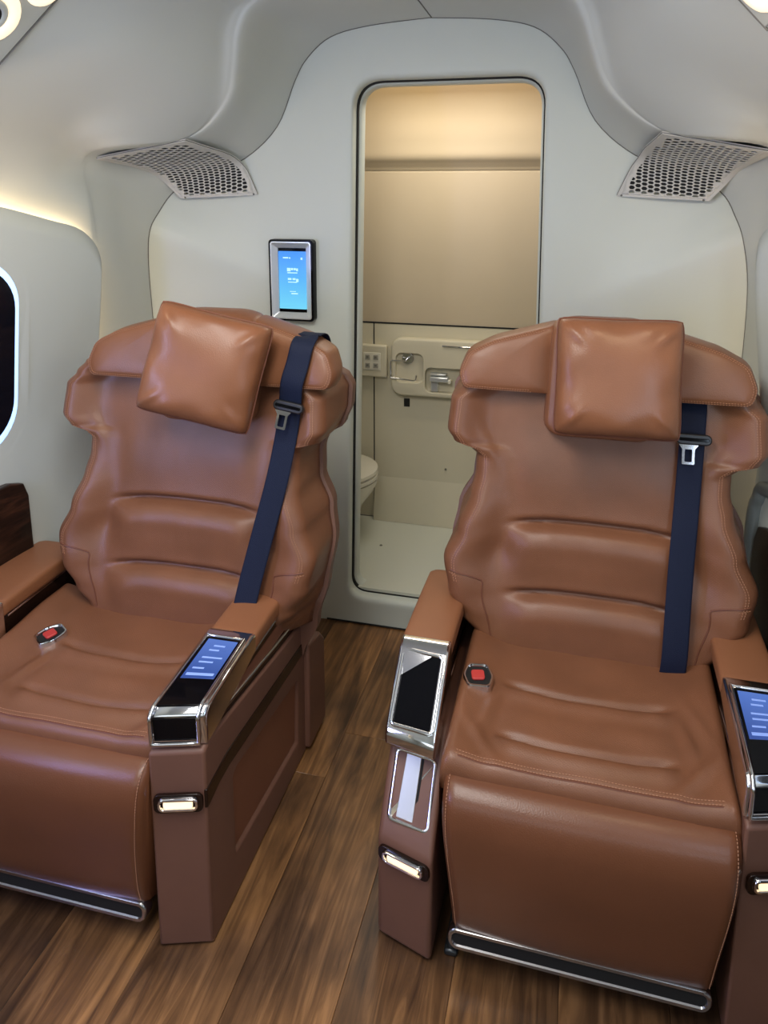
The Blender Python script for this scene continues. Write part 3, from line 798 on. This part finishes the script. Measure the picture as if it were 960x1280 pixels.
    # raised hood with tilted screen
    prism('screen_hood', [(.062, .388), (.066, .412), (.076, .424), (.205, .528), (.225, .537), (.250, .537), (.250, .40), (.10, .372)], 'x', -.392, -.284, M['chrome'], cb, bevel=.006, fn=skewB)
    hs = Vector((0, .129, .104)).normalized(); hn = Vector((0, -.104, .129)).normalized()
    FH = frame_map((-.338, .140 + .010, .4765), Vector((1, -.13, 0)), hs, hn)
    slab('screen_glass', FH, rrect(.080, .142, .006), -.003, .0022, M['black_gloss'], cb)
    bezel('screen_frame', FH, .094, .158, .012, .008, -.003, .0055, M['chrome'], cb)
    prism('armrest_support', [(.20, .40), (.56, .39), (.555, .505), (.25, .505)], 'x', -.383, -.293, M['brown_gloss'], cb, bevel=.003)
    for xx in (-.2905, -.385):
        bead = spline([(xx, .262, .492), (xx, .40, .494), (xx, .525, .496), (xx, .546, .488), (xx, .548, .44), (xx, .53, .418), (xx, .40, .428), (xx, .26, .43)], 6)
        tube('chrome_bead', bead, .0034, M['chrome'], cb, n=8)
    pad(-.394 - (.03 if side == 'left' else 0), -.284, .238, .552, cb)

    # ---------- base frame and floor fittings
    box('base_frame', -.245, .245, .13, .62, .035, .30, M['black_plastic'], R, bevel=.01)
    for fx, fy in ((-.235, .02), (.125, .035), (-.235, .5), (.125, .5)):
        f = box('floor_fitting', fx - .014, fx + .014, fy - .012, fy + .13, 0, .014, M['gunmetal'], R, bevel=.005)
        bm = bmesh.new(); bmesh.ops.create_cone(bm, cap_ends=True, segments=20, radius1=.014, radius2=.011, depth=.016, matrix=Matrix.Translation((fx, fy + .008, .022)))
        objbm('bolt', bm, M['gunmetal'], f, bevel=.002)
        box('post', fx - .01, fx + .01, fy + .08, fy + .12, .018, .06, M['gunmetal'], f, bevel=.002)

    # ---------- leg rest
    prof = [(.06, .400), (.035, .412), (.010, .412), (-.012, .402), (-.028, .384), (-.037, .355), (-.040, .32), (-.038, .26), (-.031, .20), (-.022, .14), (-.010, .100), (.002, .090), (.05, .088), (.05, .25), (.055, .36)]
    sp_ = spline(prof + [prof[0]], 5)[:-1]
    rows = []
    NX = 44
    for i in range(NX + 1):
        u = -1 + 2 * i / NX; e = 1 - max(0, (abs(u) - .93) / .07) ** 2.4 * .16
        row = []
        for (y, z) in sp_:
            hw = .2345 + .022 * ss(.1, .40, z)
            yy = .05 + (y - .05) * e - .006 * (1 - u * u) * ss(.05, -.01, y)
            zz = z if z < .3 else .3 + (z - .3) * (.8 + .2 * e)
            row.append((u * hw + .004, yy, zz))
        rows.append(row)
    lr = grid('leg_rest', rows, M['legrest'], R, closed_u=True, cap=True, sharp=70)
    for uu in (-.965, .965):
        pth = [(uu * (.2345 + .022 * ss(.1, .40, z)) + .004, y - .0035, z + (.002 if z > .4 else 0)) for y, z in sp_ if y < .03 and z > .1]
        stitches('stitching', pth, lr)
    # foot plate
    FP = frame_map((.000, -.012, .076), (1, 0, 0), (0, .15, 1), (0, -1, .15))
    def fp_outline(d):
        o = []
        w, h = .476 - 2 * d, .042 - 2 * d
        pts = rrect(w, h, max(.019 - d, .003), 8)
        return [(a, b - .010 * (1 - (2 * a / .47) ** 2) * (1 if b < 0 else .5)) for a, b in pts]
    fo = grid('foot_plate', [[FP(a, b, c) for a, b in fp_outline(d)] for d, c in ((0, -.02), (0, .002), (.0025, .005), (.008, .005), (.010, .002))], M['plate'], R, closed_u=True, sharp=50)
    slab('grip_strip', FP, fp_outline(.009), -.006, .002, M['dark'], fo)

    # ---------- seat cushion
    NXc, NYc = 90, 80
    def seat_z(x, y):
        u = x / .262; xs_ = x - cs
        z = .440 + .022 * ss(.02, .40, y)
        z -= .018 * (1 - abs(u) ** 2.5) * ss(.05, .2, y) * .5            # hollow
        z += .012 * ss(.65, 1, abs(u))
        def groove(yc, w, dep, bow, xr):
            yy = yc + bow * (xs_ / .2) ** 2; f = 1 - ss(xr - .04, xr + .015, abs(xs_))
            d = y - yy
            return f * (-dep * 1.25 * math.exp(-(d / w) ** 2) + dep * 1.1 * math.exp(-((d + .028) / .022) ** 2))
        z += groove(.245, .010, .010, .022, .17) + groove(.098, .010, .011, .02, .17)
        z += .009 * math.exp(-((y - .17) / .04) ** 2) * (1 - ss(.10, .19, abs(xs_)))
        # pulled folds at quilting corners
        for (fx, fy, ang, a) in ((-.19, .17, 1.35, .007), (.19, .17, 1.7, .008), (.20, .09, .9, .007), (-.20, .09, 2.2, .005), (.215, .22, 1.9, .005)):
            dx, dy = xs_ - fx, y - fy; t = dx * math.cos(ang) + dy * math.sin(ang); n_ = -dx * math.sin(ang) + dy * math.cos(ang)
            z += a * math.exp(-(t / .06) ** 2) * math.cos(n_ / .011) * math.exp(-(n_ / .018) ** 2)
        z += .0015 * math.sin(31 * x + 17 * y) * math.sin(23 * y - 11 * x)
        return z
    rows = []
    for j in range(NYc + 1):
        y = .012 + (.46 - .012) * j / NYc; row = []
        fr = y - .012
        lip = -(.030 - math.sqrt(max(0, .030 ** 2 - max(0, .030 - fr) ** 2)))
        for i in range(NXc + 1):
            u = -1 + 2 * i / NXc; x = u * .264
            ed = 1 - abs(u); side_ = -(.022 - math.sqrt(max(0, .022 ** 2 - max(0, .022 - ed * .264) ** 2)))
            row.append((x, y, seat_z(x, y) + lip + side_))
        # side walls down
        row = [(-.264, y, .33)] + row + [(.264, y, .33)]
        rows.append(row)
    front = [(x, .012 + .012, .37) for x, y, z in rows[0]]
    rows = [front] + rows
    sc_ = grid('seat_cushion', rows, M['perf'], R)
    for off in (.0, .007):
        y = .030 + off
        stitches('stitching', [(x, y, seat_z(x, y) - (.030 - math.sqrt(.03 ** 2 - max(0, .03 - (y - .012)) ** 2)) + .0006) for x in [-.235 + .47 * k / 60 for k in range(61)]], sc_)
    tube('seam_welt', [(x, .0285, seat_z(x, .0285) - .0042 - (.0 if abs(x) < .235 else .004)) for x in [-.25 + .5 * k / 50 for k in range(51)]], .0022, M['piping'], sc_, n=6)

    # ---------- backrest
    m = .27; yb = .40
    wt = [(.40, .225), (.45, .258), (.50, .300), (.56, .332), (.63, .346), (.70, .318), (.78, .292), (.83, .284), (.868, .285), (.884, .300), (.900, .340), (.93, .354), (1.0, .350), (1.03, .325), (1.06, .30)]
    def bw(z): return interp(wt, z)
    def bfront(x, z, full=True):
        w = bw(z); u = min(1, abs(x) / w)
        y = yb + (z - .46) * m
        y -= .030 * ss(.62, .9, u) * (ss(.45, .6, z) - .55 * ss(.72, .84, z))     # lower bolsters
        y -= .030 * ss(.70, .95, u) * ss(.86, .93, z)                              # shoulder wings
        for zc, dep in ((.731, .027), (.574, .025)):
            f = 1 - ss(.13, .215, abs(x)); bow = .012 * (x / .2) ** 2
            d = z - (zc - bow * (1 if abs(x) > .12 else .6))
            y += f * dep * math.exp(-(d / .0095) ** 2)
            y -= f * .012 * math.exp(-((d + .035) / .03) ** 2)
        y -= (1 - ss(.14, .22, abs(x))) * .012 * (math.exp(-((z - .655) / .05) ** 2) + math.exp(-((z - .50) / .05) ** 2) + .8 * math.exp(-((z - .85) / .09) ** 2))
        y += .012 * math.exp(-((z - .655) / .04) ** 2) * math.exp(-((abs(x) - .215) / .03) ** 2)
        # small vertical wrinkles in the mid panel
        for (fx, fz, a) in ((-.10, .69, .0016), (.0, .66, .0022), (.03, .665, .0022), (-.02, .83, .0012)):
            y -= a * math.exp(-((x - fx) / .007) ** 2) * math.exp(-((z - fz) / .04) ** 2)
        # diagonal folds below the shoulders
        for sx in (-1, 1):
            dx, dz = sx * x - .255, z - .90; t = dx * .45 + dz * .89; n_ = -dx * .89 + dz * .45
            y -= .004 * math.exp(-(t / .05) ** 2) * math.cos(n_ / .008) * math.exp(-(n_ / .016) ** 2)
        y += .0012 * math.sin(29 * x + 13 * z) * math.sin(21 * z - 9 * x)
        return y
    SHW = [(.30, .27), (.40, .310), (.52, .338), (.62, .350), (.70, .338), (.78, .304), (.84, .300), (.868, .308), (.90, .352), (.95, .368), (.995, .368), (1.018, .354), (1.03, .33)]
    TH = .17; NF = 84
    rows = []
    zs = [.405 + (1.06 - .405) * i / 130 for i in range(131)]
    for z in zs:
        w = bw(z); row = []
        bot = .045 * (1 - math.sqrt(max(0, 1 - max(0, (.45 - z) / .046) ** 2)))
        rr_ = .040
        yc = yb + (z - .46) * m
        for i in range(NF + 1):
            # even spacing with extra detail near the rounded edge
            u = math.sin((-1 + 2 * i / NF) * PI / 2 * .985) / math.sin(PI / 2 * .985); x = u * w
            e = w - abs(x); k = max(0, rr_ - e)
            row.append((x + bs, bfront(x, z) + (rr_ - math.sqrt(max(0, rr_ ** 2 - k * k))) + bot, z))
        y_side = row[-1][1]
        ws_ = interp(SHW, z) - .008
        for t in (.25, .5, .75, 1): row.append((w + (ws_ - w) * t ** .8 + bs, y_side + (yc + TH - y_side) * t, z))
        row.append((w * .4 + bs, yc + TH + .01, z)); row.append((-w * .4 + bs, yc + TH + .01, z))
        for t in (1, .75, .5, .25): row.append((-(w + (ws_ - w) * t ** .8) + bs, y_side + (yc + TH - y_side) * t, z))
        rows.append(row)
    bk = grid('backrest', rows, M['perf'], R, closed_u=True, cap=True, sharp=0)
    for sx in (-1, 1):
        for off in (.030, .024):
            pth = []
            for i in range(90):
                z = .59 + (1.02 - .59) * i / 89; w = bw(z); x = sx * (w - off); e = off; k = max(0, .040 - e)
                pth.append((x + bs, bfront(x, z) + (.040 - math.sqrt(max(0, .040 ** 2 - k * k))) - .0006, z))
            stitches('stitching', pth, bk)
        # bolster seam: across the hip and down to the cushion
        pth = []
        for t in range(13):
            x = sx * (.325 - .075 * t / 12); z = .612 - .012 * t / 12 - .01 * (t / 12) ** 3
            w = bw(z); e = w - abs(x); k = max(0, .04 - e)
            pth.append((x + bs, bfront(x, z) + (.040 - math.sqrt(max(0, .040 ** 2 - k * k))) - .0006, z))
        for t in range(1, 22):
            z = .590 - .13 * t / 21; x = sx * (.247 + .003 * math.sin(t / 3) - .028 * (t / 21) ** 2)
            w = bw(z); e = w - abs(x); k = max(0, .04 - e)
            pth.append((x + bs, bfront(x, z) + (.040 - math.sqrt(max(0, .040 ** 2 - k * k))) - .0006, z))
        tube('seam_welt', pth, .0018, M['piping'], bk, n=6)
        stitches('stitching', [(p[0], p[1] - .001, p[2] - .007) for p in pth[:13]], bk)
    # outer shell behind the backrest
    rows = []
    for z in [.30 + (1.03 - .30) * i / 80 for i in range(81)]:
        w = interp(SHW, z)
        yc = yb + (z - .46) * m + TH - .02 + max(0, .46 - z) * .3
        row = []
        for (a, b) in ((1, .0), (1.0, .012), (1.0, .030), (.985, .042), (.5, .052), (0, .055), (-.5, .052), (-.985, .042), (-1, .030), (-1, .012), (-1, .0), (-.93, -.004), (.93, -.004)):
            row.append((a * w + bs, yc + b, z))
        rows.append(row)
    grid('back_shell', rows, M['shell'], R, closed_u=True, cap=True, sharp=50)

    # ---------- headrest
    hs_ = bs + (.054 if side == 'left' else -.005)
    hr = bpy.data.objects.new('headrest', None); C.objects.link(hr); hr.parent = R
    def puff_poly(name, poly, yf, yt, bulge, mt, fold=0):
        """soft cushion from a convex outline in x,z; yf(x,z) = front, thickness yt"""
        n = len(poly); cxm = sum(p[0] for p in poly) / n; czm = sum(p[1] for p in poly) / n
        rows = []
        prof_ = [(.02, 1.0), (.25, .99), (.5, .97), (.72, .93), (.84, .88), (.865, .85), (.90, .84), (.94, .74), (.975, .52), (1.0, .18), (1.0, -.2), (.985, -.5), (.93, -.8), (.80, -.95), (.5, -1), (.02, -1)]
        for k, c in prof_:
            row = []
            for x, z in poly:
                px, pz = cxm + (x - cxm) * k, czm + (z - czm) * k
                row.append((px, yf(px, pz) + yt / 2 - c * yt / 2, pz))
            rows.append(row)
        return grid(name, rows, mt, hr, closed_u=True, cap=True)
    def round_poly(c, r, k=5):
        out = []
        for i in range(len(c)):
            p = Vector(c[i]); a = Vector(c[i - 1]) - p; b = Vector(c[(i + 1) % len(c)]) - p
            ra = min(r, a.length * .45); rb = min(r, b.length * .45)
            for t in range(k + 1):
                u = t / k; q = p + a.normalized() * ra * (1 - u) ** 2 + b.normalized() * rb * u ** 2; out.append((q.x, q.y))
            # midpoints for even shading
            e0 = p + b.normalized() * rb; q2 = Vector(c[(i + 1) % len(c)]); e1 = q2 - b.normalized() * min(r, b.length * .45)
            for t in (.2, .4, .6, .8): q = e0 + (e1 - e0) * t; out.append((q.x, q.y))
        return out
    for sx in (-1, 1):
        pol = [(sx * .095 + hs_, 1.022), (sx * .317 + hs_, 1.030), (sx * .328 + hs_, 1.066), (sx * .309 + hs_, 1.116), (sx * .25 + hs_, 1.146), (sx * .10 + hs_, 1.186)]
        yf = lambda x, z: yb + (z - .46) * m - .050 - .018 * ss(.12, .32, abs(x - hs_))
        wing = puff_poly('headrest_wing', round_poly(pol, .015), yf, .105, 0, M['leather'])
        cxm = sum(p[0] for p in round_poly(pol, .015)) / len(round_poly(pol, .015)); czm = sum(p[1] for p in round_poly(pol, .015)) / len(round_poly(pol, .015))
        for kk in (.905, .845):
            pp = round_poly(pol, .015); n_ = len(pp)
            pth = [(cxm + (x - cxm) * kk, 0, czm + (z - czm) * kk) for x, z in pp + [pp[0]]]
            c_ = .84 if kk > .88 else .875
            pth = [(x, yf(x, z) + .0525 - c_ * .0525 - .0008, z) for x, _, z in pth if abs(x - hs_) > .13]
            # split where the path jumps
            if sx > 0 or True:
                k0 = max(range(len(pth)), key=lambda i: (Vector(pth[i]) - Vector(pth[i - 1])).length)
                pth = pth[k0:] + pth[:k0]
            stitches('stitching', pth, hr)
    polc = [(-.125 + hs_, .955), (-.10 + hs_, .935), (.10 + hs_, .935), (.125 + hs_, .955), (.118 + hs_, 1.185), (.07 + hs_, 1.198), (-.07 + hs_, 1.198), (-.118 + hs_, 1.185)]
    yfc = lambda x, z: yb + (z - .46) * m - .070
    puff_poly('headrest_centre', round_poly(polc, .02), yfc, .12, 0, M['leather'])

    # ---------- seat belt
    if side == 'right':
        bp_ = [(.204, .60, 1.06), (.201, .545, 1.02), (.198, .512, .954), (.194, .480, .85), (.190, .452, .76), (.187, .432, .69), (.184, .404, .60), (.182, .378, .50), (.180, .378, .452)]
        gi = (.199, .498, .952, .0)
        tw = [.3] * 9
    else:
        bp_ = [(.398, .66, 1.03), (.400, .652, 1.10), (.402, .618, 1.140), (.403, .565, 1.150), (.402, .512, 1.138), (.394, .494, 1.092), (.383, .482, 1.046), (.374, .492, .99), (.363, .490, .917), (.348, .462, .815), (.326, .428, .705), (.302, .392, .585), (.288, .365, .50)]
        gi = (.375, .484, .992, .16)
    rows = []
    cpts = spline(bp_, 6)
    for i, p in enumerate(cpts):
        a = Vector(cpts[max(0, i - 1)]); b = Vector(cpts[min(len(cpts) - 1, i + 1)]); t = (b - a).normalized()
        wd = t.cross(Vector((0, -1, -.1))).normalized()
        if wd.x < 0: wd = -wd
        if side == 'left': wd = (wd + Vector((0, .10, 0))).normalized()
        q = Vector(p); hw = .0265
        nr = wd.cross(t).normalized()
        rows.append([q - wd * hw, q - wd * hw * .86 - nr * .0008, q, q + wd * hw * .86 - nr * .0008, q + wd * hw])
    bl = grid('seat_belt', rows, M['belt'], R, solid=.0018)
    gx, gy, gz, ga = gi
    gl = frame_map((gx, gy, gz), (math.cos(ga), 0, math.sin(ga) * -1), (math.sin(ga) * .9, .27, 1), (0, -1, .27))
    guide = slab('belt_guide', gl, [(a * 1.0, b - (.004 if abs(a) < .02 else 0)) for a, b in rrect(.074, .024, .0115, 6)], -.006, .010, M['black_plastic'], bl, bevel=.003)
    slab('guide_lip', gl, rrect(.062, .007, .003), .009, .013, M['black_gloss'], bl, bevel=.001)
    TG = [[gl(-.010 + a, -.034 + b, c) for a, b in rrect(.026 - 2 * d, .042 - 2 * d, .003)] for d, c in ((0, .004), (0, .0065), (.0055, .0065), (.0055, .004))]
    grid('buckle_tongue', TG, M['chrome'], bl, closed_u=True, sharp=30)
    slab('tongue_neck', gl, [(-.030, -.012), (.010, -.012), (.003, -.022), (-.023, -.022)], .0035, .0068, M['chrome'], bl)

    # ---------- buckle socket sunk into the cushion
    bx, by = (-.226, .245) if side == 'right' else (-.158, .268)
    rot = .25 if side == 'right' else -.55
    ux_ = Vector((math.cos(rot), math.sin(rot), 0)); uy_ = Vector((-math.sin(rot), math.cos(rot), .12))
    FK = frame_map((bx, by, seat_z(bx, by) + .006), ux_, uy_, ux_.cross(uy_))
    hp = [(-.020, -.026), (.018, -.030), (.027, -.005), (.020, .028), (-.014, .030), (-.026, .002)]
    hp = round_poly([(a * 1.25, b * 1.2) for a, b in hp], .009, 4)
    rows = [[FK(a * k, b * k, c) for a, b in hp] for k, c in ((1.0, -.02), (1.0, .002), (.95, .005), (.86, .005), (.80, .001))]
    so = grid('buckle_socket', rows, M['chrome'], R, closed_u=True, sharp=50)
    slab('socket_well', FK, [(a * .82, b * .82) for a, b in hp], -.02, .0005, M['dark'], so)
    slab('release_button', FK, rrect(.028, .027, .006), .0005, .006, M['red'], so, bevel=.0015)
    return R

chair_r = make_chair(.055, 1.21, 'brown leather recliner on the right, empty chair in front of doorway edge', math.radians(-.6), .004, 0, 'right')
chair_l = make_chair(-1.01, 1.105, 'brown leather recliner on the left beside the window wall', math.radians(.6), .10, .055, 'left')
chair_r['label'] = 'right-hand brown leather reclining chair, lavatory doorway behind its left edge'
chair_l['label'] = 'left-hand brown leather reclining chair beside the window wall, belt over headrest'

# ------------------------------------------------------------------ pillows
def pillow(loc, w, h, t, rx, ry, rz, label):
    N = 40; bm = bmesh.new(); rnd = random.Random(len(label))
    def shape(u, v, sgn):
        # square cushion with softly rounded corners and slightly hollow sides
        c = 1 - .05 * (u * v) ** 6
        px = u * w / 2 * c * (1 - .035 * (1 - v * v) * abs(u) ** 2)
        pz = v * h / 2 * c * (1 - .035 * (1 - u * u) * abs(v) ** 2)
        th = t / 2 * ((1 - u ** 4) * (1 - v ** 4)) ** .36
        ang = math.atan2(v, u); rad = math.hypot(u, v)
        wr = .0028 * math.sin(ang * 7 + 1.3 * sgn + len(label)) * ss(.6, .9, rad) * (1 - ss(1.0, 1.25, rad)) + .003 * math.sin(3.1 * u + 2 * v) * math.cos(4 * v - u)
        # creases running in from the corners
        for cu, cv in ((1, 1), (-1, 1), (1, -1), (-1, -1)):
            d1 = (u * cu + v * cv) / 1.414; d2 = (u * cu - v * cv) / 1.414
            wr += .004 * math.exp(-((d1 - 1.0) / .22) ** 2) * math.cos(d2 / .05) * math.exp(-(d2 / .12) ** 2)
        return Vector((px, sgn * (th + wr * min(1, th / .02)), pz))
    for sgn in (-1, 1):
        V = [[bm.verts.new(shape(-1 + 2 * i / N, -1 + 2 * j / N, sgn)) for i in range(N + 1)] for j in range(N + 1)]
        for j in range(N):
            for i in range(N):
                f = (V[j][i], V[j][i + 1], V[j + 1][i + 1], V[j + 1][i]); bm.faces.new(f if sgn < 0 else f[::-1])
    bmesh.ops.remove_doubles(bm, verts=bm.verts, dist=.0004)
    root = empty('cushion', loc, label, 'cushion', 'small leather cushions'); root.rotation_euler = (rx, ry, rz)
    objbm('cover', bm, M['pillow'], root, sharp=0)
    per = []
    for k in range(4):
        for i in range(20):
            t_ = -1 + 2 * i / 20
            u, v = [(t_, -1), (1, t_), (-t_, 1), (-1, -t_)][k]
            q = shape(u, v, 1); per.append((q.x, 0, q.z))
    tube('piping', per, .0028, M['piping'], root, n=6, closed=True)
    return root
pillow((.088, 1.632, 1.098), .262, .255, .125, math.radians(-14), 0, math.radians(2), 'square leather cushion on the right-hand chair headrest, upright')
pillow((-.818, 1.530, 1.090), .268, .258, .125, math.radians(-12), math.radians(14), math.radians(12), 'square leather cushion tilted on the left-hand chair headrest')
